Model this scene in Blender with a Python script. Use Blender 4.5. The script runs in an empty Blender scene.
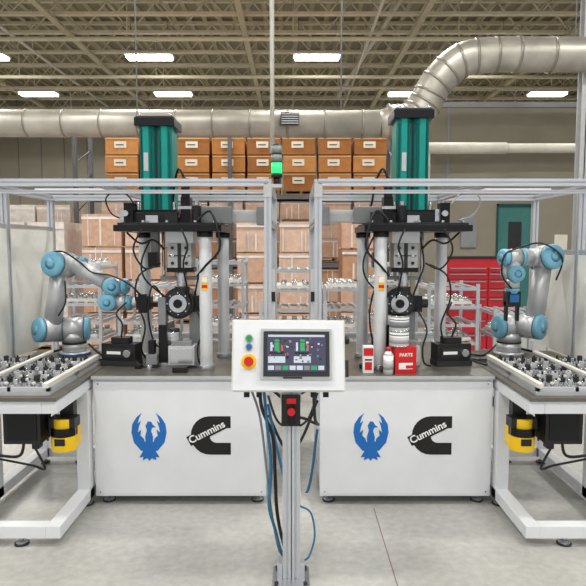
import bpy, bmesh, math, random
from mathutils import Vector, Matrix
random.seed(7)
S=bpy.context.scene
S.view_settings.view_transform='Standard'

# ---------------------------------------------------------------- materials
def mat(name,col,rough=0.5,metal=0.0,emit=0.0,var=0.06,scale=8.0,alpha=1.0,bump=0.0,ecol=None):
    m=bpy.data.materials.new(name); m.use_nodes=True
    nt=m.node_tree; b=nt.nodes['Principled BSDF']
    c=[(x/255.0)**2.2 for x in col]
    tc=nt.nodes.new('ShaderNodeTexCoord'); nz=nt.nodes.new('ShaderNodeTexNoise')
    nz.inputs['Scale'].default_value=scale; nz.inputs['Detail'].default_value=4
    nt.links.new(tc.outputs['Object'],nz.inputs['Vector'])
    rp=nt.nodes.new('ShaderNodeValToRGB')
    rp.color_ramp.elements[0].position=0.3; rp.color_ramp.elements[1].position=0.7
    rp.color_ramp.elements[0].color=[x*(1-var) for x in c]+[1]
    rp.color_ramp.elements[1].color=[min(1,x*(1+var)) for x in c]+[1]
    nt.links.new(nz.outputs['Fac'],rp.inputs['Fac'])
    nt.links.new(rp.outputs['Color'],b.inputs['Base Color'])
    b.inputs['Roughness'].default_value=rough; b.inputs['Metallic'].default_value=metal
    b.inputs['Alpha'].default_value=alpha
    if emit>0:
        e=ecol or col
        b.inputs['Emission Color'].default_value=[(x/255.0)**2.2 for x in e]+[1]
        b.inputs['Emission Strength'].default_value=emit
    if bump>0:
        bp=nt.nodes.new('ShaderNodeBump'); bp.inputs['Strength'].default_value=bump
        nt.links.new(nz.outputs['Fac'],bp.inputs['Height']); nt.links.new(bp.outputs['Normal'],b.inputs['Normal'])
    return m
WHITE=mat('white_powdercoat',(226,229,233),0.4,var=0.02)
OFFW=mat('offwhite_plastic',(218,217,210),0.45,var=0.02)
ALU=mat('aluminium_profile',(200,204,210),0.36,0.6,var=0.03)
STEEL=mat('polished_steel',(196,198,202),0.22,0.85,var=0.05)
SATIN=mat('satin_column',(220,223,226),0.35,0.2,var=0.03)
GREY=mat('grey_paint',(130,133,136),0.5,0.1)
LGREY=mat('light_grey_paint',(182,184,185),0.5,0.1)
TOPM=mat('machined_tabletop',(108,105,98),0.32,0.4,var=0.2)
DARK=mat('dark_grey',(46,48,51),0.5,0.2)
BLACK=mat('black_plastic',(20,20,22),0.45,var=0.1)
BLACKM=mat('black_anodised',(26,26,29),0.35,0.4,var=0.1)
TEAL=mat('teal_paint',(0,138,128),0.35,0.15,var=0.05)
TEALD=mat('teal_paint_dark',(0,76,74),0.4,0.15,var=0.05)
BLUECAP=mat('blue_joint_cap',(112,172,198),0.4,var=0.03)
LOGOB=mat('blue_decal',(20,105,185),0.5,var=0.02)
LOGOK=mat('black_decal',(12,12,13),0.5,var=0.02)
LOGOW=mat('white_decal',(236,236,236),0.5,var=0.01)
RED=mat('red_paint',(200,24,30),0.4,var=0.05)
REDD=mat('red_tool_chest',(178,28,40),0.35,var=0.05)
YEL=mat('yellow_plastic',(242,196,12),0.4,var=0.04)
GREENB=mat('green_button',(20,150,80),0.4)
BLUEB=mat('blue_button',(30,100,160),0.4)
BLUEC=mat('blue_cable',(50,110,150),0.5)
SCREEN=mat('screen_glass',(24,28,36),0.25,emit=0.35,ecol=(120,112,150))
SCR1=mat('screen_panel_light',(170,180,190),0.3,emit=0.4)
SCR2=mat('screen_panel_green',(50,140,90),0.3,emit=0.4)
SCR3=mat('screen_panel_tan',(190,70,60),0.3,emit=0.4)
DUCT=mat('galvanised_duct',(182,178,168),0.40,0.45,var=0.18,scale=3)
DUCTR=mat('galvanised_duct_seam',(152,148,138),0.40,0.5,var=0.16,scale=3)
CARD=[mat('cardboard_a',(180,120,64),0.85,var=0.1),mat('cardboard_b',(158,102,54),0.85,var=0.1),mat('cardboard_c',(194,134,78),0.85,var=0.1)]
WRAP=[mat('wrapped_carton_a',(198,160,136),0.35,var=0.14,scale=10),mat('wrapped_carton_b',(210,178,158),0.3,var=0.14,scale=10),mat('wrapped_carton_c',(186,142,112),0.4,var=0.14,scale=10)]
WRAPW=[mat('wrapped_white_a',(216,208,202),0.3,var=0.15,scale=10),mat('wrapped_white_b',(200,184,174),0.3,var=0.15,scale=10)]
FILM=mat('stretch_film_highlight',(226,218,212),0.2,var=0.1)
LABEL=mat('paper_label',(226,220,206),0.7)
TAPE=mat('packing_tape',(205,170,120),0.4)
WOOD=mat('pallet_wood',(140,112,76),0.8,var=0.15)
RACKM=mat('rack_steel',(96,100,104),0.5,0.3)
TRUSS=mat('joist_paint',(214,206,182),0.6,var=0.05)
TRUSSD=mat('girder_paint',(190,182,156),0.6,var=0.05)
LAMPW=mat('lamp_diffuser',(255,253,248),0.4,emit=8,var=0.0)
GLOW=mat('green_lens_lit',(40,230,110),0.3,emit=1.2,var=0.0)
GREYL=mat('grey_lens',(130,140,134),0.3)
FROST=mat('frosted_panel',(232,232,226),0.5,var=0.03)
DOORM=mat('teal_door',(62,120,116),0.5)
PIPE=mat('white_pipe',(205,202,190),0.5)
TOTE=mat('grey_tote',(120,126,130),0.6)

# ---------------------------------------------------------------- mesh builder
class MB:
    def __init__(s): s.bm=bmesh.new(); s.mats=[]
    def mi(s,m):
        if m not in s.mats: s.mats.append(m)
        return s.mats.index(m)
    def box(s,x0,x1,y0,y1,z0,z1,m,M=None):
        if x0>x1:x0,x1=x1,x0
        if y0>y1:y0,y1=y1,y0
        if z0>z1:z0,z1=z1,z0
        c=[Vector(p) for p in [(x0,y0,z0),(x1,y0,z0),(x1,y1,z0),(x0,y1,z0),(x0,y0,z1),(x1,y0,z1),(x1,y1,z1),(x0,y1,z1)]]
        if M: c=[M@p for p in c]
        v=[s.bm.verts.new(p) for p in c]; k=s.mi(m)
        for q in [(0,3,2,1),(4,5,6,7),(0,1,5,4),(1,2,6,5),(2,3,7,6),(3,0,4,7)]:
            f=s.bm.faces.new([v[i] for i in q]); f.material_index=k
    def frame(s,p,q):
        a=(Vector(q)-Vector(p)); a.normalize()
        up=Vector((0,0,1)) if abs(a.z)<0.9 else Vector((0,1,0))
        u=a.cross(up).normalized(); v=a.cross(u).normalized()
        return a,u,v
    def cyl(s,p,q,r,m,r2=None,seg=20,caps=True,smooth=True):
        p=Vector(p);q=Vector(q); r2=r if r2 is None else r2
        a,u,v=s.frame(p,q); k=s.mi(m); A=[];B=[]
        for i in range(seg):
            t=2*math.pi*i/seg; d=u*math.cos(t)+v*math.sin(t)
            A.append(s.bm.verts.new(p+d*r)); B.append(s.bm.verts.new(q+d*r2))
        for i in range(seg):
            f=s.bm.faces.new([A[i],A[(i+1)%seg],B[(i+1)%seg],B[i]]); f.material_index=k; f.smooth=smooth
        if caps:
            f=s.bm.faces.new(A[::-1]); f.material_index=k
            f=s.bm.faces.new(B); f.material_index=k
    def dome(s,p,q,r,m,seg=20):
        p=Vector(p);q=Vector(q); L=(q-p)
        prev=0;pr=r
        for a in (0.25,0.5,0.75,0.93,1.0):
            rr=r*math.cos(math.asin(a)*0.92)
            s.cyl(p+L*prev,p+L*a,pr,m,r2=rr,seg=seg,caps=(a==1.0)); prev=a;pr=rr
    def poly(s,pts,h,m,M):
        A=[s.bm.verts.new(M@Vector((x,y,0))) for x,y in pts]; B=[s.bm.verts.new(M@Vector((x,y,h))) for x,y in pts]
        k=s.mi(m); n=len(pts)
        for i in range(n):
            f=s.bm.faces.new([A[i],A[(i+1)%n],B[(i+1)%n],B[i]]); f.material_index=k
        f=s.bm.faces.new(A[::-1]); f.material_index=k
        f=s.bm.faces.new(B); f.material_index=k
    def prof(s,p,q,w,m):
        p=Vector(p);q=Vector(q);a,u,v=s.frame(p,q)
        h=w/2;g=w*0.11;d=w*0.2
        base=[(-h,-h),(-g,-h),(-g,-h+d),(g,-h+d),(g,-h)]
        pts=[]
        for r in range(4):
            c,sn=round(math.cos(r*math.pi/2)),round(math.sin(r*math.pi/2))
            for x,y in base: pts.append((x*c-y*sn,x*sn+y*c))
        M=Matrix((( u.x,v.x,a.x,p.x),(u.y,v.y,a.y,p.y),(u.z,v.z,a.z,p.z),(0,0,0,1)))
        s.poly(pts,(q-p).length,m,M)
    def tube(s,pts,r,m,seg=8,sub=6):
        P=[Vector(p) for p in pts]; out=[]
        n=len(P)
        for i in range(n-1):
            p0=P[max(i-1,0)];p1=P[i];p2=P[i+1];p3=P[min(i+2,n-1)]
            for j in range(sub):
                t=j/sub
                out.append(0.5*((2*p1)+(p2-p0)*t+(2*p0-5*p1+4*p2-p3)*t*t+(3*p1-p0-3*p2+p3)*t**3))
        out.append(P[-1]); k=s.mi(m); rings=[]
        ref=None
        for i,c in enumerate(out):
            d=(out[min(i+1,len(out)-1)]-out[max(i-1,0)]).normalized()
            if ref is None:
                up=Vector((0,0,1)) if abs(d.z)<0.9 else Vector((0,1,0)); u=d.cross(up).normalized()
            else: u=(ref-d*ref.dot(d)).normalized()
            ref=u; v=d.cross(u)
            rings.append([s.bm.verts.new(c+(u*math.cos(2*math.pi*k2/seg)+v*math.sin(2*math.pi*k2/seg))*r) for k2 in range(seg)])
        for i in range(len(rings)-1):
            for j in range(seg):
                f=s.bm.faces.new([rings[i][j],rings[i][(j+1)%seg],rings[i+1][(j+1)%seg],rings[i+1][j]]); f.material_index=k; f.smooth=True
        for rg in (rings[0][::-1],rings[-1]):
            f=s.bm.faces.new(rg); f.material_index=k
        return out
    def text(s,t,M,size,m,ext=0.0006):
        cu=bpy.data.curves.new('txt','FONT'); cu.body=t; cu.size=size; cu.extrude=ext; cu.align_x='CENTER'; cu.align_y='CENTER'; cu.offset=size*0.02
        o=bpy.data.objects.new('txt',cu); S.collection.objects.link(o)
        bpy.context.view_layer.update()
        me=bpy.data.meshes.new_from_object(o.evaluated_get(bpy.context.evaluated_depsgraph_get()))
        k=s.mi(m); vs=[s.bm.verts.new(M@v.co) for v in me.vertices]
        for p in me.polygons:
            try:
                f=s.bm.faces.new([vs[i] for i in p.vertices]); f.material_index=k
            except ValueError: pass
        bpy.data.objects.remove(o); bpy.data.curves.remove(cu); bpy.data.meshes.remove(me)
    def done(s,name,bevel=0.0,recalc=True):
        if recalc: bmesh.ops.recalc_face_normals(s.bm,faces=s.bm.faces)
        me=bpy.data.meshes.new(name); s.bm.to_mesh(me); s.bm.free()
        for m in s.mats: me.materials.append(m)
        o=bpy.data.objects.new(name,me); S.collection.objects.link(o)
        if bevel>0:
            b=o.modifiers.new('bevel','BEVEL'); b.width=bevel; b.segments=2; b.limit_method='ANGLE'; b.angle_limit=math.radians(50)
        return o
def FM(x,y,z,rot=0.0,sx=1.0):
    return Matrix.Translation((x,y,z))@Matrix.Rotation(math.radians(90),4,'X')@Matrix.Rotation(rot,4,'Z')@Matrix.Diagonal((sx,1,1,1))

# ---------------------------------------------------------------- room
XL,XR,YB,ZC,YF=-13.0,14.0,26.0,7.9,-5.0
fm=mat('concrete_floor',(172,172,168),0.30,var=0.13,scale=1.1)
nt=fm.node_tree; bs=nt.nodes['Principled BSDF']
rp=[n for n in nt.nodes if n.type=='VALTORGB'][0]
n2=nt.nodes.new('ShaderNodeTexNoise'); n2.inputs['Scale'].default_value=22; n2.inputs['Detail'].default_value=8
tc=[n for n in nt.nodes if n.type=='TEX_COORD'][0]; nt.links.new(tc.outputs['Object'],n2.inputs['Vector'])
mx=nt.nodes.new('ShaderNodeMix'); mx.data_type='RGBA'; mx.blend_type='OVERLAY'; mx.inputs['Factor'].default_value=0.3
nt.links.new(rp.outputs['Color'],mx.inputs['A']); nt.links.new(n2.outputs['Fac'],mx.inputs['B'])
nt.links.new(mx.outputs['Result'],bs.inputs['Base Color'])
b=MB(); b.box(XL,XR,YF,YB,-0.2,0,fm); b.done('floor')
wallm=mat('painted_block_wall',(168,162,148),0.8,var=0.05,scale=2)
b=MB(); b.box(XL,XR,YB,YB+0.2,0,ZC,wallm)
for i in range(0,28): b.box(XL+i,XL+i+0.03,YB-0.02,YB,0,ZC,GREY)
b.done('wall_back')
b=MB(); b.box(XL-0.2,XL,YF,YB,0,ZC,wallm); b.done('wall_left')
b=MB(); b.box(XR,XR+0.2,YF,YB,0,ZC,wallm); b.done('wall_right')
deck=mat('ceiling_deck',(146,138,114),0.7,var=0.08,scale=2)
deckr=mat('ceiling_deck_rib',(178,169,142),0.7,var=0.08,scale=2)
b=MB(); b.box(XL,XR,YF,YB,ZC,ZC+0.15,deck)
x=XL
while x<XR:
    b.box(x,x+0.12,YF,YB,ZC-0.06,ZC,deckr); x+=0.42
b.done('ceiling')
pw=mat('partition_wall_paint',(136,131,117),0.8,var=0.05,scale=2)
b=MB()
b.box(2.35,4.0,11.6,11.75,0,4.3,pw); b.box(4.75,XR,11.6,11.75,0,4.3,pw); b.box(4.0,4.75,11.6,11.75,2.45,4.3,pw)
b.box(2.33,XR,11.57,11.78,4.3,4.4,GREY)
for xx in (3.0,6.2,7.6,9): b.box(xx,xx+0.04,11.58,11.6,0,4.3,GREY)
b.box(2.35,XR,11.58,11.6,2.9,2.94,GREY)
b.box(5.15,5.4,11.58,11.6,1.5,1.85,LABEL); b.box(3.3,3.6,11.55,11.6,1.6,2.2,GREY); b.box(5.6,5.9,11.57,11.6,2.1,2.4,RED)
b.done('wall_partition')
b=MB(); b.box(4.02,4.73,11.62,11.7,0.01,2.42,DOORM); b.box(4.0,4.03,11.56,11.62,0,2.45,TEALD); b.box(4.72,4.75,11.56,11.62,0,2.45,TEALD); b.box(4.0,4.75,11.56,11.62,2.41,2.45,TEALD)
b.box(4.25,4.5,11.6,11.62,1.5,2.1,DARK); b.cyl((4.1,11.57,1.05),(4.2,11.57,1.05),0.015,STEEL)
b.done('door_1')
jm=mat('joint_sealant',(128,108,98),0.7)
b=MB()
b.box(0.505,0.510,1.8,3.56,0.0,0.0015,jm)
b.done('trim_1')

# ---------------------------------------------------------------- roof joists
def joist(y,z=7.0,h=0.8):
    b=MB()
    b.box(XL+0.05,XR-0.05,y-0.06,y+0.06,z,z+0.07,TRUSS); b.box(XL+0.05,XR-0.05,y-0.06,y+0.06,z+h-0.03,z+h+0.04,TRUSS)
    x=XL+0.2; up=True
    while x<XR-0.9:
        za,zb=(z+0.05,z+h-0.02) if up else (z+h-0.02,z+0.05)
        b.cyl((x,y,za),(x+0.62,y,zb),0.024,TRUSS,seg=6,caps=False); x+=0.62; up=not up
    b.done('roof_joist')
for y in (2,5,8,11,13.0,14.2,15.4,16.9,18.1,19.4,20.9,22.2,23.6,25): joist(y)
for gx in (-9.5,-5.6,-1.2,3.0,7.0):
    b=MB(); b.box(gx-0.07,gx+0.07,YF+.05,YB-.05,6.86,6.92,TRUSSD); b.box(gx-0.012,gx+0.012,YF+.05,YB-.05,6.92,6.99,TRUSSD)
    b.done('roof_girder')
for z,y,r in ((6.6,14.6,.05),(6.55,17.6,.05),(6.5,18.6,.05),(6.45,21.6,.06),(6.4,22.9,.08),(6.2,24.2,.06)):
    b=MB()
    b.cyl((XL+.1,y,z),(XR-.1,y,z),r,TRUSS if y<20 else PIPE,seg=10)
    for xx in range(-12,14,4): b.cyl((xx,y,z),(xx,y,ZC-.07),0.014,TRUSS,seg=6)
    b.done('sprinkler_pipe')
for x in (-6.9,1.9,10.6):
    b=MB(); b.cyl((x,12.5,6.78),(x,25.5,6.78),.04,PIPE,seg=10)
    for yy in range(13,26,3): b.cyl((x,yy,6.78),(x,yy,ZC-.07),0.012,TRUSS,seg=6)
    b.done('sprinkler_pipe')
b=MB(); b.cyl((-0.33,9.5,3.2),(-0.33,9.5,7.84),0.035,PIPE,seg=10); b.box(-0.37,-0.29,9.45,9.5,3.1,3.3,GREY); b.done('conduit_drop')
b=MB(); b.cyl((2.5,14,7.3),(1.5,20,6.6),0.06,PIPE,seg=8); b.cyl((2.5,14,7.3),(2.5,14,7.84),0.02,PIPE,seg=8);b.cyl((1.5,20,6.6),(1.5,20,7.84),0.02,PIPE,seg=8); b.done('roof_pipe')

# ---------------------------------------------------------------- lamps
LP=118
def lamp(x,y,z=6.75):
    b=MB(); b.box(x-0.64,x+0.64,y-0.22,y+0.22,z,z+0.06,WHITE)
    for k in (-0.15,-0.05,0.05,0.15): b.cyl((x-0.6,y+k,z-0.03),(x+0.6,y+k,z-0.03),0.04,LAMPW,seg=8)
    for k in (-0.5,0.5): b.cyl((x+k,y,z+0.05),(x+k,y,ZC-.07),0.008,GREY,seg=6)
    b.done('ceiling_light')
    l=bpy.data.lights.new('lampl','AREA'); l.shape='RECTANGLE'; l.size=1.2; l.size_y=0.4; l.energy=LP; l.color=(1.0,0.97,0.925)
    o=bpy.data.objects.new('ceiling_light_source',l); o.location=(x,y,z-0.09); S.collection.objects.link(o)
for x in (-8.4,-3.9,0.65,5.2): lamp(x,16.4)
for x in (-8.6,-4.05,3.85,8.6): lamp(x,20.3)
for y in (-2,2.0,6.5,11.5):
    for x in (-6.5,-2.2,2.2,6.5): lamp(x,y)

# ---------------------------------------------------------------- ducts
b=MB()
b.cyl((-12.9,10,3.70),(1.45,10,3.66),0.225,DUCT,seg=28)
x=-12.5
while x<1.4: b.cyl((x,10,3.70-(x+12.9)*0.0028),(x+0.03,10,3.70-(x+12.9)*0.0028),0.236,DUCTR,seg=28); x+=0.62
b.cyl((1.45,10,3.66),(1.75,10,3.70),0.225,DUCT,r2=0.28,seg=28)
out=b.tube([(1.6,10,3.7),(1.95,10,3.74),(2.2,10,4.0),(2.38,9.95,4.32),(2.75,9.9,4.66),(3.3,9.85,4.74),(4.2,9.85,4.74),(6.5,9.85,4.74),(9,9.85,4.74),(13.9,9.85,4.74)],0.275,DUCT,seg=28,sub=6)
for i in range(0,len(out)-1,3):
    d=(out[i+1]-out[i]).normalized(); b.cyl(out[i]-d*0.02,out[i]+d*0.02,0.288,DUCTR,seg=28)
for xx in (-10,-6,-2.6,0.8): b.cyl((xx,10,3.7),(xx,10,7.84),0.012,GREY,seg=6)
for xx in (4.6,8.5): b.cyl((xx,9.85,4.8),(xx,9.85,7.84),0.012,GREY,seg=6)
b.box(-0.2,0.1,9.74,9.78,3.6,3.8,DARK)
for k in range(5): b.box(-0.19,0.09,9.72,9.74,3.615+k*0.037,3.63+k*0.037,LGREY)
b.done('ventilation_duct')
b=MB(); b.cyl((2.5,11.2,3.46),(4.0,11.2,3.46),0.11,PIPE,seg=16); b.cyl((4.0,11.2,3.46),(6.4,11.2,3.46),0.09,PIPE,seg=16); b.cyl((2.5,11.2,3.46),(2.5,11.2,2.4),0.085,PIPE,seg=16)
for xx in (2.6,3.8,4.8): b.box(xx,xx+0.04,11.2,11.57,3.44,3.48,GREY)
b.done('wall_pipe')
b=MB(); b.box(4.82,4.98,10.0,10.02,0,7.0,LGREY); b.box(4.82,4.98,10.16,10.18,0,7.0,LGREY); b.box(4.89,4.91,10.0,10.18,0,7.0,LGREY); b.box(4.75,5.05,9.95,10.25,0,0.02,GREY)
b.done('steel_column')

# ---------------------------------------------------------------- storage racks with boxes
b=MB()
for xx in (-4.42,-1.28,2.08):
    for yy in (12.05,13.0): b.box(xx-0.04,xx+0.04,yy-0.03,yy+0.03,0,4.0,RACKM)
    z=0.3
    while z<3.7: b.cyl((xx,12.05,z),(xx,13.0,z+0.4),0.015,RACKM,seg=6); z+=0.5
for z in (1.28,2.66):
    for yy in (12.05,13.0): b.box(-4.42,2.08,yy-0.025,yy+0.025,z-0.08,z,RACKM)
    b.box(-4.38,2.04,12.08,12.98,z-0.02,z,WOOD)
b.done('pallet_rack')
def boxes(name,x0,n,w,z0,rows,h,y0,mats,label=True,d=0.8,gap=0.04):
    b=MB()
    for i in range(n):
        x=x0+i*w
        for zz in (z0+0.005,z0+0.075): b.box(x+0.01,x+w-gap,y0,y0+d,zz,zz+0.02,WOOD)
        for q in (0.03,w/2,w-gap-0.07): b.box(x+q,x+q+0.06,y0+.01,y0+d,z0+.02,z0+.08,WOOD)
        for r in range(rows):
            dx=random.uniform(-0.012,0.012); z=z0+0.1+r*h; m=random.choice(mats)
            b.box(x+dx+gap/2,x+w-gap+dx,y0+random.uniform(0,0.03),y0+d,z,z+h-0.022,m)
            if label:
                b.box(x+w*0.28+dx,x+w*0.62+dx,y0-0.006,y0+0.002,z+h*0.36,z+h*0.72,LABEL)
                b.box(x+dx+gap/2,x+w-gap+dx,y0-0.003,y0,z+h*0.86,z+h*0.92,TAPE)
                b.box(x+w*0.33+dx,x+w*0.55+dx,y0-0.008,y0-0.006,z+h*0.5,z+h*0.56,DARK)
            else:
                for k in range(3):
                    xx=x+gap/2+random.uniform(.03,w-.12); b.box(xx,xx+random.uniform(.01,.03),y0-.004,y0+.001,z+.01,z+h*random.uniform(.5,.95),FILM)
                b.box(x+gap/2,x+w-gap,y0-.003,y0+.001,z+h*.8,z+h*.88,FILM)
    b.done(name,0.004)
boxes('cardboard_box_stack',-3.85,8,0.725,2.67,3,0.36,12.15,CARD)
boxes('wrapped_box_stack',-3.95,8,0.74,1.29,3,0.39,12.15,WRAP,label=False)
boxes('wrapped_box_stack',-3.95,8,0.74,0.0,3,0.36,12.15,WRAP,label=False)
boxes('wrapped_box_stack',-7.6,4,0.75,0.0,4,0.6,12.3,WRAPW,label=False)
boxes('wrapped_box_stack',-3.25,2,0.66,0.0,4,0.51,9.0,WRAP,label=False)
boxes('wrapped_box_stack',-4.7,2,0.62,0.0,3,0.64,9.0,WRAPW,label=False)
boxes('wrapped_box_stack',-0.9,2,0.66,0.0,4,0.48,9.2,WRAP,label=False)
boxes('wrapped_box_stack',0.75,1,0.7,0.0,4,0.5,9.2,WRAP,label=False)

# ---------------------------------------------------------------- aluminium rack carts
def cart(x,y,w,d,h,levels,tray=True):
    b=MB()
    for xx in (x,x+w):
        for yy in (y,y+d):
            b.prof((xx,yy,0.12),(xx,yy,h),0.03,ALU)
            b.cyl((xx-0.012,yy,0.05),(xx+0.012,yy,0.05),0.05,DARK,seg=14); b.cyl((xx,yy,0.05),(xx,yy,0.13),0.012,STEEL,seg=8)
    for i in range(levels):
        z=0.25+(h-0.3)*i/(levels-1)
        for yy in (y,y+d): b.prof((x,yy,z),(x+w,yy,z),0.028,ALU)
        for xx in (x,x+w): b.prof((xx,y,z),(xx,y+d,z),0.028,ALU)
        n=5
        for k in range(n):
            xx=x+w*(k+0.5)/n; b.box(xx-0.015,xx+0.015,y,y+d,z+0.014,z+0.026,ALU)
        if tray and i%2==0:
            b.box(x+0.05,x+w-0.05,y+0.04,y+d-0.04,z+0.027,z+0.06,OFFW)
            for k in range(4):
                xx=x+.09+(w-.18)*k/3
                for q in (.1,.3,.5): b.cyl((xx,y+q*d/.6,z+.06),(xx,y+q*d/.6,z+.10),.03,STEEL,seg=10)
    b.done('parts_cart')
cart(-2.55,6.2,0.5,0.6,1.45,7); cart(-1.85,6.2,0.55,0.6,1.25,6)
cart(-1.05,6.4,0.5,0.6,1.5,6); cart(-0.32,6.6,0.55,0.6,1.4,6); cart(0.35,6.5,0.4,0.6,1.2,5)
cart(1.4,6.0,0.5,0.6,1.25,6); cart(0.9,7.2,0.4,0.5,1.45,6); cart(2.05,5.9,0.55,0.5,1.0,4)

# tool chest
b=MB()
x0,x1,y0,y1=2.1,3.05,8.0,8.5
b.box(x0,x1,y0,y1,0.14,1.46,REDD)
z=0.18
for h in (0.26,0.2,0.16,0.14,0.12,0.12,0.1,0.08):
    for xa,xb in ((x0+0.02,x0+0.55),(x0+0.57,x1-0.02)):
        b.box(xa,xb,y0-0.02,y0,z,z+h-0.015,REDD); b.box(xa+0.02,xb-0.02,y0-0.035,y0-0.02,z+h-0.04,z+h-0.025,GREY)
    z+=h
b.box(x0-0.01,x1+0.01,y0-0.01,y1,1.46,1.49,BLACK)
for xx in (x0+0.08,x1-0.08):
    for yy in (y0+0.08,y1-0.08): b.cyl((xx-0.02,yy,0.07),(xx+0.02,yy,0.07),0.07,BLACK); b.cyl((xx,yy,0.07),(xx,yy,0.15),0.02,STEEL)
b.done('tool_chest',0.003)

# ---------------------------------------------------------------- logos
def c_logo(b,x,y,z,k):
    pts=[(.13,.13)]
    for i in range(13):
        a=math.radians(90+180*i/12); pts.append((-.01+.125*math.cos(a),.13*math.sin(a)))
    pts+= [(.13,-.13),(.13,-.05)]
    for i in range(9):
        a=math.radians(270-180*i/8); pts.append((.035+.045*math.cos(a),.05*math.sin(a)))
    pts+= [(.13,.05)]
    pts=[(p[0]*k,p[1]*k) for p in pts]
    b.poly(pts,0.0015,LOGOK,FM(x,y,z))
    r=math.radians(27)
    M=FM(x-.02*k,y-0.0015,z+.025*k,r)
    b.poly([(-.145*k,-.034*k),(.125*k,-.034*k),(.125*k,.034*k),(-.145*k,.034*k)],0.0008,LOGOK,M)
    b.text('Cummins',FM(x-.028*k,y-0.0030,z+.022*k,r),0.068*k,LOGOW)
def bird_logo(b,x,y,z,k):
    W=[(0,-.10),(-.055,-.09),(-.1,-.035),(-.114,.03),(-.108,.085),(-.08,.13),(-.045,.16),(-.062,.125),(-.072,.09),(-.05,.11),(-.064,.07),(-.072,.03),(-.05,.05),(-.056,.01),(-.035,-.01),(-.03,-.03),(0,-.05)]
    for sx in (1,-1):
        P=[(p[0]*k*sx,p[1]*k) for p in W]
        b.poly(P,0.0015,LOGOB,FM(x,y,z))
    N=[(-.022,-.06),(-.026,.0),(-.014,.045),(-.022,.075),(-.005,.105),(.016,.1),(.026,.08),(.045,.066),(.02,.062),(.014,.04),(.026,.0),(.022,-.06)]
    b.poly([(p[0]*k,p[1]*k) for p in N],0.0022,LOGOB,FM(x,y,z))
    T=[(-.03,-.07),(-.045,-.1),(-.066,-.135),(-.04,-.132),(-.045,-.155),(-.015,-.14),(0,-.158),(.015,-.14),(.045,-.155),(.04,-.132),(.066,-.135),(.045,-.1),(.03,-.07)]
    b.poly([(p[0]*k,p[1]*k) for p in T],0.0022,LOGOB,FM(x,y,z))
def foot(b,x,y,h=0.06):
    b.cyl((x,y,0),(x,y,0.012),0.04,DARK,seg=16); b.cyl((x,y,0.012),(x,y,0.025),0.036,STEEL,r2=0.015,seg=16); b.cyl((x,y,0.02),(x,y,h+0.01),0.01,STEEL,seg=10); b.cyl((x,y,h-0.02),(x,y,h-0.008),0.02,STEEL,seg=6)

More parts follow.
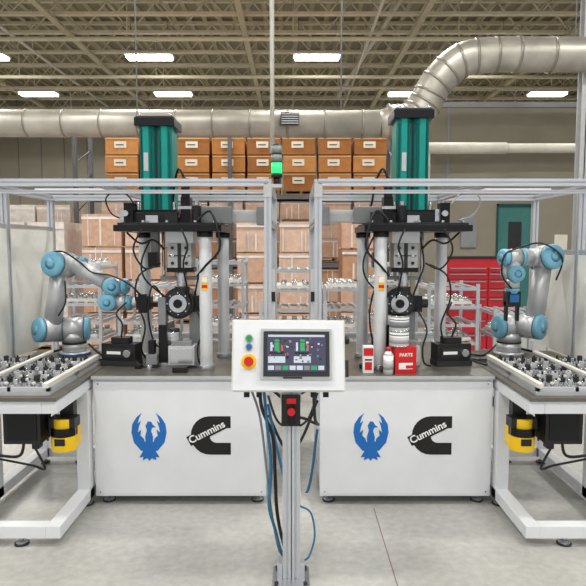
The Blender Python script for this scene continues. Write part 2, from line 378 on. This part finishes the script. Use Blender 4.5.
# ---------------------------------------------------------------- test cells
def cell(s):
    X=lambda v:s*v
    TZ=0.84
    b=MB()
    b.box(X(.175),X(1.245),3.62,4.85,.06,.815,WHITE)
    b.box(X(.17),X(1.25),3.605,3.62,.06,.815,WHITE)
    b.box(X(.182),X(1.238),3.6,3.606,.075,.80,WHITE)
    for xx in (.2,1.22):
        for zz in (.09,.785): b.cyl((X(xx),3.597,zz),(X(xx),3.6,zz),0.006,STEEL,seg=8)
    b.box(X(.165),X(1.255),3.585,4.87,.815,TZ,TOPM)
    b.box(X(.165),X(1.255),3.58,3.586,.817,.838,LGREY)
    for xx in (.23,1.19):
        for yy in (3.68,4.78): foot(b,X(xx),yy)
    if s<0: bxp,cxp=-0.905,-0.515
    else: bxp,cxp=0.49,0.875
    bird_logo(b,bxp,3.6,.445,0.97); c_logo(b,cxp,3.6,.455,0.95)
    b.done('machine_cabinet',0.002)

    b=MB(); w=.08
    for xx in (1.27,1.85):
        b.box(X(xx),X(xx+w),3.56,3.64,.05,.76,WHITE); b.box(X(xx),X(xx+w),4.3,4.38,.05,.76,WHITE)
        b.box(X(xx),X(xx+w),3.08,4.4,.05,.12,WHITE); b.box(X(xx),X(xx+w),3.08,4.4,.745,.815,WHITE)
    for zz in (.05,.745):
        for yy in (3.08,4.32,3.56):
            if yy==3.56 and zz<.1: continue
            b.box(X(1.35),X(1.85),yy,yy+.07,zz,zz+.07,WHITE)
    b.box(X(1.262),X(1.99),3.06,4.45,.817,TZ,TOPM)
    foot(b,X(1.5),3.12,.05); foot(b,X(1.88),3.12,.05); foot(b,X(1.31),3.62,.05); foot(b,X(1.62),4.35,.05)
    foot(b,X(1.31),4.34,.05); foot(b,X(1.89),4.34,.05)
    b.done('loading_stand',0.004)

    b=MB(); b.box(X(1.42),X(1.63),3.22,3.36,.53,.745,BLACK); b.box(X(1.44),X(1.61),3.215,3.22,.55,.72,BLACKM); b.box(X(1.46),X(1.5),3.28,3.34,.48,.53,BLACK); b.box(X(1.5),X(1.56),3.26,3.32,.745,.75,DARK)
    b.tube([(X(1.55),3.3,.56),(X(1.6),3.35,.42),(X(1.75),3.4,.4),(X(1.95),3.4,.44)],.009,BLACK)
    b.tube([(X(1.5),3.3,.5),(X(1.48),3.4,.32),(X(1.6),3.5,.3),(X(1.8),3.5,.34)],.007,BLACK)
    b.done('control_box',0.004)
    b=MB(); sx=X(1.325); sy=3.32
    b.box(sx-.04,sx+.04,sy+.04,sy+.10,.60,.745,BLACK)
    b.box(sx-.075,sx+.075,sy-.04,sy+.05,.60,.66,BLACK)
    b.cyl((sx,sy,.655),(sx,sy,.60),.06,YEL,seg=24)
    b.cyl((sx,sy,.60),(sx,sy,.555),.074,BLACKM,seg=24)
    b.box(sx-.072,sx+.072,sy-.02,sy+.07,.485,.60,YEL)
    b.cyl((sx,sy,.555),(sx,sy,.47),.074,YEL,seg=24); b.box(sx-.03,sx+.03,sy-.078,sy-.07,.51,.55,BLACK)
    b.tube([(sx,sy+.06,.70),(sx+.08*s,sy+.05,.72),(sx+.09*s,sy,.6),(sx+.12*s,sy+.05,.5)],.006,BLACK)
    b.done('safety_scanner',0.003)

    # fixture pallets holding machined parts
    b=MB()
    b.box(X(1.31),X(1.95),3.10,3.50,TZ,.862,LGREY); b.box(X(1.31),X(1.95),3.52,3.92,TZ,.862,LGREY)
    for yy in (3.10,3.48,3.52,3.90): b.box(X(1.31),X(1.95),yy,yy+.02,.862,.885,ALU)
    for xx in (1.31,1.52,1.73,1.93): b.box(X(xx),X(xx+.02),3.10,3.92,.862,.885,ALU)
    for i in range(8):
        for j in range(8):
            xx=1.365+i*.075; yy=3.155+j*.09+(.03 if j>3 else 0)
            b.cyl((X(xx),yy,.862),(X(xx),yy,.882),.030,STEEL,seg=14)
            b.cyl((X(xx),yy,.882),(X(xx),yy,.905+.008*((i+j)%3)),.016,[STEEL,DARK,LGREY][(i*3+j)%3],seg=10)
            if (i+j)%2: b.box(X(xx-.03),X(xx+.01),yy-.008,yy+.008,.89,.902,OFFW)
            b.cyl((X(xx),yy,.9),(X(xx),yy,.924),.006,BLACK,seg=6)
    b.box(X(1.31),X(1.34),3.08,3.92,.885,.91,OFFW); b.box(X(1.62),X(1.65),3.08,3.92,.925,.938,OFFW)
    b.done('parts_tray',0.001)

    b=MB(); w=.045; ZT=2.03
    posts=[(.155,3.64,.84),(.155,4.82,.84),(1.975,4.05,.84),(1.975,4.82,.0),(1.975,3.1,.84),(1.2,4.82,.84)]
    for px,py,z0 in posts: b.prof((X(px),py,z0),(X(px),py,ZT),w,ALU)
    b.prof((X(.2),3.64,.84),(X(.2),3.64,1.3),.02,ALU)
    b.prof((X(.155),3.64,ZT),(X(2.0),3.64,ZT),w,ALU); b.prof((X(.155),3.64,ZT-.055),(X(2.0),3.64,ZT-.055),.022,ALU)
    b.prof((X(.155),4.82,ZT),(X(2.0),4.82,ZT),w,ALU)
    b.prof((X(.155),3.64,ZT),(X(.155),4.82,ZT),w,ALU)
    b.prof((X(1.975),3.1,ZT),(X(1.975),4.82,ZT),w,ALU); b.prof((X(1.2),3.64,ZT),(X(1.2),4.82,ZT),w,ALU)
    b.prof((X(.155),3.64,1.79),(X(.155),4.82,1.79),w,ALU); b.prof((X(.155),4.82,.9),(X(1.18),4.82,.9),w,ALU)
    hp=1.76 if s<0 else 1.58
    b.box(X(1.958),X(1.966),4.08,4.8,.86,hp,FROST); b.box(X(1.958),X(1.966),3.13,4.03,.86,hp,FROST)
    b.prof((X(1.975),3.1,hp+.02),(X(1.975),4.82,hp+.02),.03,ALU)
    for zz in (.87,1.98):
        b.box(X(.13),X(.18),3.612,3.618,zz-.04,zz+.04,LGREY)
    b.box(X(.11),X(.133),3.62,3.65,1.15,1.5,LGREY); b.box(X(.11),X(.133),3.61,3.62,1.3,1.36,BLACK)
    b.box(X(1.2),X(1.7),3.9,3.93,2.0,2.02,LOGOW)
    b.done('machine_guard_frame')

    # press
    b=MB()
    for px,py in ((.565,3.78),(1.06,4.2),(.50,4.2)):
        b.cyl((X(px),py,TZ),(X(px),py,TZ+.03),.055,STEEL,seg=24); b.cyl((X(px),py,TZ+.02),(X(px),py,1.74),.041,SATIN,seg=24)
        b.cyl((X(px),py,1.70),(X(px),py,1.735),.052,BLACKM,seg=24)
    b.box(X(.45),X(1.13),3.70,4.30,1.735,1.775,BLACKM)
    b.box(X(.47),X(1.11),3.72,4.28,1.775,1.79,DARK)
    for px in (.5,.62,.8,.95,1.08): b.cyl((X(px),3.74,1.79),(X(px),3.74,1.805),.012,STEEL,seg=10)
    ax=-.90 if s<0 else .785; ay=4.0; at=2.42 if s<0 else 2.47
    b.box(ax-.16,ax+.16,ay-.14,ay+.14,1.79,1.83,BLACKM)
    for kx in (-.12,.12):
        for ky in (-.11,.11): b.cyl((ax+kx,ay+ky,1.8),(ax+kx,ay+ky,1.93),.012,STEEL,seg=10)
    b.box(ax-.14,ax+.14,ay-.13,ay+.13,1.85,1.88,BLACKM)
    az=1.83
    def lobe(cxx,wd,m):
        h=wd/2; c=.03
        pts=[(-h+c,-.115),(h-c,-.115),(h,-.115+c),(h,.115-c),(h-c,.115),(-h+c,.115),(-h,.115-c),(-h,-.115+c)]
        b.poly(pts,at-az,m,Matrix.Translation((cxx,ay,az)))
    lobe(ax-.06,.095,TEAL); lobe(ax+.06,.095,TEAL)
    b.box(ax-.02,ax+.02,ay-.085,ay+.09,az,at,TEALD)
    b.box(ax-.003,ax+.003,ay-.09,ay-.085,az,at,BLACK)
    for kx in (-.094,-.028,.028,.094): b.box(ax+kx-.005,ax+kx+.005,ay-.112,ay-.10,az+.03,at-.03,TEALD)
    b.box(ax-.13,ax+.13,ay-.13,ay+.13,at,at+.055,BLACKM); b.box(ax-.12,ax+.12,ay-.12,ay+.12,at+.055,at+.065,DARK)
    for kx in (-.1,.1): b.cyl((ax+kx,ay-.1,at+.06),(ax+kx,ay-.1,at+.08),.012,STEEL,seg=8)
    b.box(ax-.075,ax-.045,ay-.119,ay-.115,az+.3,az+.42,LGREY); b.box(ax-.13,ax+.13,ay-.125,ay-.12,at+.005,at+.015,GREY)
    tx=-.70 if s<0 else .62
    b.box(tx-.03,tx+.03,3.84,3.94,1.79,1.96,BLACKM); b.cyl((tx,3.86,1.96),(tx,3.86,2.08),.028,BLACK,seg=16); b.box(tx-.045,tx+.045,3.82,3.9,1.88,1.90,STEEL)
    b.cyl((tx+.08*1,3.8,1.79),(tx+.08,3.8,1.9),.03,BLACK,seg=16); b.cyl((tx+.08,3.8,1.90),(tx+.08,3.8,1.93),.018,STEEL,seg=12)
    b.box(tx-.12,tx-.04,3.78,3.83,1.79,1.86,BLACK); b.box(tx+.05,tx+.17,3.9,4.0,1.79,1.86,BLACKM)
    b.box(ax-.14,ax+.14,3.83,3.86,1.79,1.86,BLACK); b.box(ax-.05,ax+.03,3.8,3.83,1.79,1.84,STEEL)
    t2=-1.06 if s<0 else .98
    b.box(t2-.03,t2+.03,3.8,3.9,1.79,1.92,BLACKM); b.cyl((t2-.01,3.79,1.85),(t2-.01,3.76,1.85),.02,STEEL,seg=12); b.box(t2-.06,t2-.03,3.82,3.86,1.8,1.88,STEEL)
    rx=-.745 if s<0 else .74
    b.box(rx-.09,rx+.09,3.86,4.04,1.66,1.735,SATIN); b.box(rx-.078,rx+.078,3.85,4.02,1.50,1.66,LGREY)
    b.box(rx-.012,rx+.012,3.845,3.85,1.5,1.66,DARK); b.box(rx-.07,rx+.07,3.845,3.85,1.575,1.582,DARK)
    for i in range(3):
        for k in (-.045,.045): b.cyl((rx+k,3.85,1.53+i*.05),(rx+k,3.838,1.53+i*.05),.011,BLACK if i!=1 else STEEL,seg=10)
    b.box(rx-.09,rx+.09,3.87,4.0,1.47,1.50,BLACKM); b.cyl((rx,3.93,1.47),(rx,3.93,1.36),.035,STEEL); b.cyl((rx,3.93,1.37),(rx,3.93,1.33),.05,DARK)
    for k in (-.13,.13): b.cyl((rx+k,3.97,1.735),(rx+k,3.97,1.40),.012,STEEL,seg=12)
    b.box(rx-.15,rx+.15,3.94,4.0,1.415,1.44,GREY)
    b.box(rx-.21,rx-.15,3.86,3.96,1.50,1.60,BLACKM)
    b.box(rx-.20,rx-.15,3.9,3.96,1.6,1.735,GREY)
    b.box(X(.565)-.02,X(.565)+.02,3.734,3.742,1.36,1.45,YEL); b.box(X(.565)-.018,X(.565)+.018,3.732,3.735,1.375,1.395,RED); b.box(X(.565)-.018,X(.565)+.018,3.732,3.735,1.41,1.445,LOGOW)
    b.done('servo_press',0.002)

    # rotating fixture
    b=MB(); fx=-.765 if s<0 else .71
    b.box(fx-.17,fx+.14,3.86,4.2,TZ,.865,STEEL)
    b.box(fx-.05,fx+.12,3.78,3.9,.865,.99,LGREY); b.box(fx-.04,fx+.11,3.775,3.78,.88,.975,STEEL)
    b.box(fx-.03,fx+.10,3.79,3.88,.99,1.02,GREY)
    b.box(fx-.13,fx-.07,3.86,4.1,.865,1.12,BLACKM); b.box(fx-.13,fx-.08,3.86,3.95,1.12,1.3,GREY); b.box(fx+.06,fx+.12,3.95,4.15,.865,1.2,GREY)
    b.cyl((fx,3.90,1.26),(fx,4.08,1.26),.105,BLACK,seg=32); b.cyl((fx,3.88,1.26),(fx,3.90,1.26),.085,DARK,seg=32); b.cyl((fx,3.87,1.26),(fx,3.885,1.26),.06,STEEL,seg=24); b.cyl((fx,3.86,1.26),(fx,3.875,1.26),.03,BLACKM,seg=12)
    for a in range(8):
        t=a*math.pi/4; b.cyl((fx+.072*math.cos(t),3.874,1.26+.072*math.sin(t)),(fx+.072*math.cos(t),3.882,1.26+.072*math.sin(t)),.006,STEEL,seg=8)
    b.box(fx+.05,fx+.16,3.92,4.0,1.20,1.31,BLACKM); b.cyl((fx+.16,3.95,1.255),(fx+.2,3.95,1.255),.03,DARK)
    b.cyl((fx-.02,3.84,1.02),(fx-.02,3.84,1.08),.05,STEEL,seg=24); b.cyl((fx-.02,3.84,1.08),(fx-.02,3.84,1.10),.035,DARK,seg=24)
    b.box(fx-.2,fx-.13,3.8,3.92,.865,.93,GREY); b.box(fx-.2,fx-.13,3.8,3.92,TZ,.865,DARK); b.box(fx-.19,fx-.15,3.82,3.88,.93,1.02,BLACKM)
    b.cyl((fx-.25,3.8,TZ),(fx-.25,3.8,.87),.025,BLACK); b.cyl((fx-.16,3.72,TZ),(fx-.16,3.72,.88),.018,STEEL)
    if s<0: b.box(fx+.0,fx+.09,3.66,3.72,TZ,.875,BLACK)
    b.tube([(fx-.1,3.9,1.3),(fx-.16,3.85,1.38),(fx-.2,3.88,1.2),(fx-.17,3.9,1.0),(fx-.1,3.9,.95)],.006,BLACK)
    b.tube([(fx+.1,3.95,1.3),(fx+.13,3.9,1.42),(fx+.16,3.9,1.52),(fx+.14,3.92,1.7)],.006,BLACK)
    b.tube([(fx-.1,3.95,1.3),(fx-.22,3.9,1.42),(fx-.24,3.9,1.55),(fx-.16,3.92,1.73)],.006,BLACK)
    b.tube([(fx+.12,3.9,1.22),(fx+.17,3.82,1.1),(fx+.14,3.8,.98),(fx+.15,3.8,.88),(fx+.2,3.82,.85)],.006,BLACK)
    b.done('press_fixture',0.002)

    b=MB()
    b.box(X(.18),X(.45),3.9,3.98,1.80,1.88,LGREY); b.box(X(.40),X(.60),3.86,3.98,1.79,1.90,GREY); b.box(X(.18),X(.24),3.88,4.0,1.78,1.90,GREY)
    b.done('support_beam',0.003)

    b=MB(); ux=-1.16 if s<0 else 1.07; uy=3.92
    M=Matrix.Translation((ux,uy,TZ))@Matrix.Rotation(math.radians(10*s),4,'Z')
    b.box(-.125,.125,-.06,.06,.0,.035,DARK,M); b.box(-.12,.12,-.05,.06,.035,.15,BLACK,M); b.box(-.09,.05,-.054,-.05,.06,.12,DARK,M); b.box(-.08,.02,-.056,-.054,.08,.10,LOGOW,M)
    b.box(-.06,.06,-.03,.05,.15,.19,BLACK,M); b.cyl(M@Vector((.07,-.05,.09)),M@Vector((.07,-.075,.09)),.025,STEEL)
    b.tube([M@Vector((0,0,.19)),M@Vector((.02,-.02,.28)),M@Vector((-.03,0,.35)),M@Vector((0.02,.05,.42))],.006,BLACK)
    b.tube([M@Vector((.1,-.04,.05)),M@Vector((.2,-.08,.01)),M@Vector((.26,.0,.01)),M@Vector((.2,.15,.01))],.006,BLACK)
    b.done('vision_controller',0.004)

    b=MB()
    b.tube([(tx,3.85,2.07),(tx-.04,3.85,2.14),(tx-.08,3.9,2.05),(tx-.1,3.92,1.92),(tx-.14,3.95,1.86)],.008,BLACK)
    b.tube([(X(.6),3.69,1.80),(X(.52),3.68,1.86),(X(.47),3.66,1.75),(X(.46),3.67,1.62),(X(.55),3.70,1.52),(X(.62),3.8,1.45)],.008,BLACK)
    b.tube([(X(1.02),3.84,1.9),(X(1.1),3.8,2.0),(X(1.2),3.8,1.95),(X(1.18),3.85,1.85),(X(1.08),3.85,1.81)],.005,BLACK if s<0 else LGREY)
    b.tube([(X(.9),3.85,1.52),(X(1.0),3.8,1.45),(X(1.03),3.82,1.3),(X(.98),3.85,1.12),(X(1.02),3.9,.95),(X(1.0),4.0,.85)],.006,BLACK)
    b.tube([(X(.95),3.7,1.75),(X(1.0),3.68,1.62),(X(.94),3.72,1.5),(X(.86),3.8,1.53)],.006,BLACK)
    b.tube([(X(.70),3.69,1.75),(X(.66),3.68,1.64),(X(.70),3.74,1.52),(X(.68),3.84,1.3)],.006,BLACK)
    b.tube([(X(1.1),3.9,1.73),(X(1.0),3.85,1.66),(X(.9),3.8,1.68),(X(.84),3.84,1.62)],.007,BLACK)
    b.done('cable_bundle')

    # cables lying on the stand by the robot base
    b=MB()
    b.tube([(X(1.60),4.40,.90),(X(1.72),4.36,.87),(X(1.85),4.2,.851),(X(1.78),4.02,.851),(X(1.5),3.98,.851),(X(1.3),4.05,.851)],.009,BLACK)
    b.tube([(X(1.55),4.40,.90),(X(1.44),4.3,.851),(X(1.35),4.2,.851),(X(1.28),4.3,.851)],.008,BLACK)
    b.done('robot_power_cable')
cell(-1); cell(1)

# ---------------------------------------------------------------- robots
STEELR=mat('robot_arm_silver',(192,194,196),0.35,0.4,var=0.03)
def limb(b,p,q,r1,r2): b.cyl(p,q,r1,STEELR,r2=r2,seg=28)
def joint(b,c,ax,r,L,both=True):
    c=Vector(c);a=Vector(ax).normalized(); h=L/2
    b.cyl(c-a*h,c+a*h,r,STEELR,seg=28)
    b.cyl(c+a*h*.92,c+a*h*.98,r*1.02,DARK,seg=28)
    b.cyl(c+a*h*.98,c+a*(h*.98+.025),r*1.01,BLUECAP,seg=28); b.dome(c+a*(h*.98+.025),c+a*(h*.98+.045),r*1.01,BLUECAP,28)
    if both:
        b.cyl(c-a*h*.98,c-a*h*.92,r*1.02,DARK,seg=28)
        b.cyl(c-a*h*.98,c-a*(h*.98+.025),r*1.01,BLUECAP,seg=28); b.dome(c-a*(h*.98+.025),c-a*(h*.98+.045),r*1.01,BLUECAP,28)
# left
b=MB(); bx,by=-1.62,4.3
b.cyl((bx,by,.84),(bx,by,.865),.11,STEELR,seg=32); b.cyl((bx,by,.865),(bx,by,.93),.085,STEELR,seg=32); b.cyl((bx,by,.925),(bx,by,.94),.088,DARK,seg=32); b.cyl((bx,by,.94),(bx,by,1.0),.085,STEELR,seg=32)
b.cyl((bx,by,.845),(bx,by,.858),.115,mat('base_blue_ring',(40,90,150),.4),seg=32)
joint(b,(bx-.0,by,1.03),(-1,-.25,0),.086,.15)
joint(b,(bx-.15,by-.08,1.035),(-.7,-.8,0.1),.088,.13)
limb(b,(bx-.13,by-.07,1.05),(-1.675,4.2,1.47),.066,.060)
joint(b,(-1.665,4.2,1.51),(-.3,-1,.1),.090,.14)
joint(b,(-1.57,4.20,1.51),(1,-.1,-.1),.062,.10,True)
limb(b,(-1.54,4.17,1.50),(-1.31,4.10,1.385),.056,.050)
joint(b,(-1.28,4.10,1.36),(.4,-1,0),.060,.10)
limb(b,(-1.28,4.11,1.34),(-1.265,4.11,1.26),.050,.050)
joint(b,(-1.22,4.10,1.36),(1,-.1,0),.054,.06,False)
joint(b,(-1.29,4.09,1.245),(.1,-1,.1),.060,.09)
joint(b,(-1.20,4.09,1.245),(1,0,0),.054,.07,False)
b.cyl((-1.14,4.09,1.245),(-1.08,4.09,1.245),.035,STEELR)
b.box(-1.09,-.99,4.05,4.13,1.20,1.29,BLACK); b.box(-1.0,-.93,4.04,4.06,1.22,1.25,BLACKM); b.box(-1.0,-.93,4.12,4.14,1.22,1.25,BLACKM); b.box(-1.07,-1.01,4.03,4.05,1.18,1.31,BLACKM)
b.tube([(-1.04,4.04,1.29),(-1.12,4.0,1.38),(-1.25,4.02,1.44),(-1.40,4.08,1.46),(-1.5,4.12,1.53),(-1.6,4.1,1.6),(-1.70,4.12,1.6)],.006,BLACK)
b.tube([(-1.60,4.1,1.40),(-1.6,4.1,1.25),(-1.66,4.12,1.15)],.006,BLACK)
b.done('robot_arm')
# right
b=MB(); bx,by=1.60,4.3
b.cyl((bx,by,.84),(bx,by,.865),.11,STEELR,seg=32); b.cyl((bx,by,.865),(bx,by,.93),.085,STEELR,seg=32); b.cyl((bx,by,.93),(bx,by,.94),.088,DARK,seg=32); b.cyl((bx,by,.94),(bx,by,1.0),.085,STEELR,seg=32)
joint(b,(bx-.0,by,1.05),(-1,-.25,0),.086,.15)
joint(b,(bx+.12,by-.07,1.06),(.7,-.8,.0),.088,.13)
limb(b,(bx+.15,by-.07,1.08),(1.79,4.2,1.50),.068,.062)
joint(b,(1.80,4.2,1.56),(.3,-1,.1),.088,.14)
joint(b,(1.71,4.18,1.56),(-1,-.1,0),.064,.10,True)
limb(b,(1.68,4.17,1.56),(1.50,3.95,1.565),.056,.050)
joint(b,(1.47,3.93,1.565),(-1,-.3,0),.058,.10,True)
limb(b,(1.47,3.93,1.56),(1.47,3.92,1.47),.048,.048)
joint(b,(1.47,3.92,1.46),(.1,-1,0),.056,.08)
joint(b,(1.47,3.92,1.39),(0,0,-1),.046,.06,False)
b.box(1.425,1.515,3.88,3.96,1.24,1.34,BLACK); b.box(1.425,1.44,3.9,3.94,1.14,1.27,BLACKM); b.box(1.50,1.515,3.9,3.94,1.14,1.27,BLACKM); b.box(1.44,1.50,3.87,3.885,1.27,1.32,BLUEB)
b.tube([(1.45,3.88,1.36),(1.38,3.86,1.45),(1.39,3.86,1.58),(1.5,3.90,1.63),(1.72,4.06,1.66),(1.88,4.10,1.56),(1.88,4.18,1.4)],.006,BLACK)
b.done('robot_arm')

# ---------------------------------------------------------------- items on right cell table
b=MB(); M=Matrix.Translation((.705,3.68,.84))@Matrix.Rotation(.1,4,'Z')
b.box(-.068,.068,-.045,.045,0,.17,RED,M); b.text('PARTS',M@Matrix.Translation((0,-.046,.12))@Matrix.Rotation(math.radians(90),4,'X'),.03,LOGOW); b.box(-.045,.045,-.047,-.045,.03,.07,LOGOW,M); b.box(.0,.045,-.048,-.047,.035,.055,RED,M)
b.done('red_carton',0.002)
b=MB(); b.box(.445,.51,3.66,3.72,.84,1.01,LOGOW); b.box(.447,.508,3.658,3.66,.95,1.0,RED); b.box(.455,.50,3.657,3.66,.86,.91,RED); b.box(.455,.50,3.657,3.66,.92,.93,DARK); b.done('small_carton',0.002)
cx,cy=.675,3.69
def tin(z0,h,r,band):
    b=MB()
    b.cyl((cx,cy,z0),(cx,cy,z0+h),r,LOGOW,seg=32); b.cyl((cx,cy,z0+h-.008),(cx,cy,z0+h),r+.003,STEEL,seg=32); b.cyl((cx,cy,z0+h*.2),(cx,cy,z0+h*.6),r+.0008,band,seg=32); b.cyl((cx,cy,z0),(cx,cy,z0+.006),r+.003,STEEL,seg=32)
    b.cyl((cx,cy,z0+h*.7),(cx,cy,z0+h*.76),r+.001,TEALD,seg=32)
    b.done('tin_can')
tin(1.011,.10,.062,LGREY); tin(1.112,.095,.062,TOTE)
def bottle(x,y):
    b=MB(); b.cyl((x,y,.84),(x,y,.96),.032,LOGOW,seg=24); b.cyl((x,y,.96),(x,y,.985),.032,LOGOW,r2=.014,seg=24); b.cyl((x,y,.985),(x,y,1.01),.015,RED,seg=16); b.cyl((x,y,.87),(x,y,.93),.0325,LGREY,seg=24); b.done('plastic_bottle')
bottle(.60,3.64)

# ---------------------------------------------------------------- stack light
b=MB(); sx,sy=-.10,3.64
b.box(sx-.033,sx+.03,sy-.02,sy+.02,2.0,2.02,ALU); b.cyl((sx,sy,2.02),(sx,sy,2.06),.02,BLACK); b.cyl((sx,sy,2.06),(sx,sy,2.085),.034,BLACK,seg=24)
b.cyl((sx,sy,2.085),(sx,sy,2.15),.032,GLOW,seg=24); b.cyl((sx,sy,2.15),(sx,sy,2.156),.034,BLACK,seg=24); b.cyl((sx,sy,2.156),(sx,sy,2.20),.032,GREYL,seg=24); b.cyl((sx,sy,2.20),(sx,sy,2.206),.034,BLACK,seg=24); b.cyl((sx,sy,2.206),(sx,sy,2.25),.032,GREYL,seg=24); b.dome((sx,sy,2.25),(sx,sy,2.265),.032,BLACK)
b.done('stack_light')

# ---------------------------------------------------------------- HMI pedestal
b=MB(); py=2.78
b.box(-.10,.08,py-.09,py+.09,0,.012,STEEL)
for kx in (-.08,.06):
    for ky in (-.07,.07): b.cyl((kx,py+ky,.012),(kx,py+ky,.025),.01,DARK,seg=8)
b.prof((-.028,py,.012),(-.028,py,1.0),.045,ALU); b.prof((.012,py,.012),(.012,py,1.0),.045,ALU)
for kx in (-.065,.045): b.box(kx-.012,kx+.012,py-.03,py+.03,.012,.09,ALU)
M=Matrix.Translation((-.018,py-.04,1.127))@Matrix.Rotation(math.radians(-14),4,'X')@Matrix.Rotation(math.radians(3),4,'Z')
b.box(-.27,.265,-.0,.14,-.17,.17,OFFW,M); b.box(-.262,.257,-.012,0,-.162,.162,WHITE,M)
b.box(-.135,.20,-.026,-.012,-.11,.125,LGREY,M); b.box(-.122,.188,-.03,-.026,-.098,.113,DARK,M); b.box(-.105,.17,-.032,-.03,-.075,.1,SCREEN,M)
SX=[DARK,BLACK,SCR2,TOTE,SCR1,SCR3,DARK,GREY]
for cx0 in (-.06,.06):
    b.box(cx0-.04,cx0+.04,-.0335,-.032,-.035,-.005,SCR1,M); b.box(cx0-.01,cx0+.012,-.0335,-.032,.02,.075,SCR2,M); b.box(cx0-.035,cx0+.035,-.0335,-.032,.007,.014,BLACK,M); b.box(cx0+.02,cx0+.03,-.0335,-.032,.02,.05,SCR3,M)
    b.box(cx0-.03,cx0-.02,-.0335,-.032,.02,.06,SCR1,M); b.box(cx0-.016,cx0+.018,-.0335,-.032,.06,.064,BLACK,M)
for i in range(46):
    rx=random.uniform(-.10,.155); rz=random.uniform(-.035,.075); b.box(rx,rx+random.uniform(.004,.013),-.0342,-.0337,rz,rz+random.uniform(.004,.012),random.choice(SX),M)
for i in range(8): b.box(-.10+i*.0335,-.072+i*.0335,-.0335,-.032,-.068,-.048,[SCR1,GREY,SCR2,SCR1][i%4],M)
b.box(-.10,.165,-.0335,-.032,.086,.096,SCR1,M)
def btn(x,z,r,m,h=.015): b.cyl(M@Vector((x,-.012,z)),M@Vector((x,-.012-h,z)),r,m,seg=24)
btn(-.19,.08,.02,LGREY,.006); btn(-.19,.08,.014,GREENB,.016)
btn(-.19,.04,.018,LGREY,.006); btn(-.19,.04,.013,BLUEB,.016)
btn(-.19,-.03,.036,YEL,.005); btn(-.19,-.03,.015,BLACK,.02)
b.cyl(M@Vector((-.19,-.03,-.03)),M@Vector((-.19,-.05,-.03)),.022,RED,seg=24)
b.box(-.03,.06,-.0275,-.026,-.108,-.10,DARK,M)
b.box(.265,.285,.02,.12,-.10,-.02,DARK,M); b.cyl(M@Vector((.265,.07,.08)),M@Vector((.295,.07,.08)),.02,BLACK)
for kx in (-.2,-.14,.12,.18): b.cyl(M@Vector((kx,.07,-.17)),M@Vector((kx,.07,-.195)),.014,BLACK,seg=12)
b.box(-.06,.04,py-.02,py+.06,.90,1.02,ALU)
b.box(-.055,.035,py-.055,py-.024,.79,.935,BLACK); b.box(-.025,.01,py-.062,py-.055,.80,.90,BLACKM); b.cyl((-.008,py-.056,.865),(-.008,py-.08,.865),.018,RED,seg=20); b.box(-.03,.014,py-.060,py-.055,.90,.925,RED)
b.tube([(-.16,py-.0,.95),(-.15,py+.02,.85),(-.10,py+.06,.7),(-.09,py+.08,.5),(-.08,py+.08,.3),(-.05,py+.12,.12),(-.04,py+.25,.02)],.009,BLACK)
b.tube([(-.14,py-.0,.95),(-.13,py+.03,.8),(-.11,py+.08,.55),(-.12,py+.06,.35),(-.09,py+.10,.2),(-.06,py+.1,.08),(-.05,py+.2,.015)],.008,BLUEC)
b.tube([(-.20,py-.0,.95),(-.16,py+.03,.8),(-.13,py+.08,.5),(-.11,py+.1,.3),(-.07,py+.15,.06),(-.04,py+.3,.015)],.006,TOTE)
b.tube([(.10,py,.95),(.11,py+.1,.78),(.13,py+.2,.72),(.06,py+.1,.78),(.03,py+.05,.8)],.008,BLACK)
b.tube([(.03,py+.03,.36),(.09,py+.08,.30),(.11,py+.08,.18),(.08,py+.06,.08),(.04,py+.06,.06)],.005,BLUEC)
b.done('operator_panel',0.003)

b=MB()
b.tube([(-.165,3.9,.7),(-.05,3.85,.62),(.05,3.85,.66),(.165,3.9,.72)],.012,BLACK)
b.tube([(-.165,3.9,.5),(-.05,3.8,.3),(.05,3.8,.35),(.165,3.9,.6)],.010,BLACK)
b.tube([(-.165,3.8,.66),(-.1,3.75,.5),(.0,3.75,.46),(.1,3.8,.5),(.165,3.9,.65)],.008,BLACK)
b.tube([(-.165,3.8,.6),(-.1,3.75,.3),(-.02,3.75,.02),(.1,3.8,.015),(.165,3.9,.4)],.009,BLUEC)
b.done('floor_cable')

# ---------------------------------------------------------------- world, camera
w=bpy.data.worlds.new('world'); S.world=w; w.use_nodes=True
w.node_tree.nodes['Background'].inputs[0].default_value=(0.98,0.99,1.0,1); w.node_tree.nodes['Background'].inputs[1].default_value=0.75
cam=bpy.data.cameras.new('camera'); cam.lens=36; cam.sensor_width=36
co=bpy.data.objects.new('camera',cam); co.location=(0,0,1.65); co.rotation_euler=(math.radians(85.3),0,0); S.collection.objects.link(co); S.camera=co
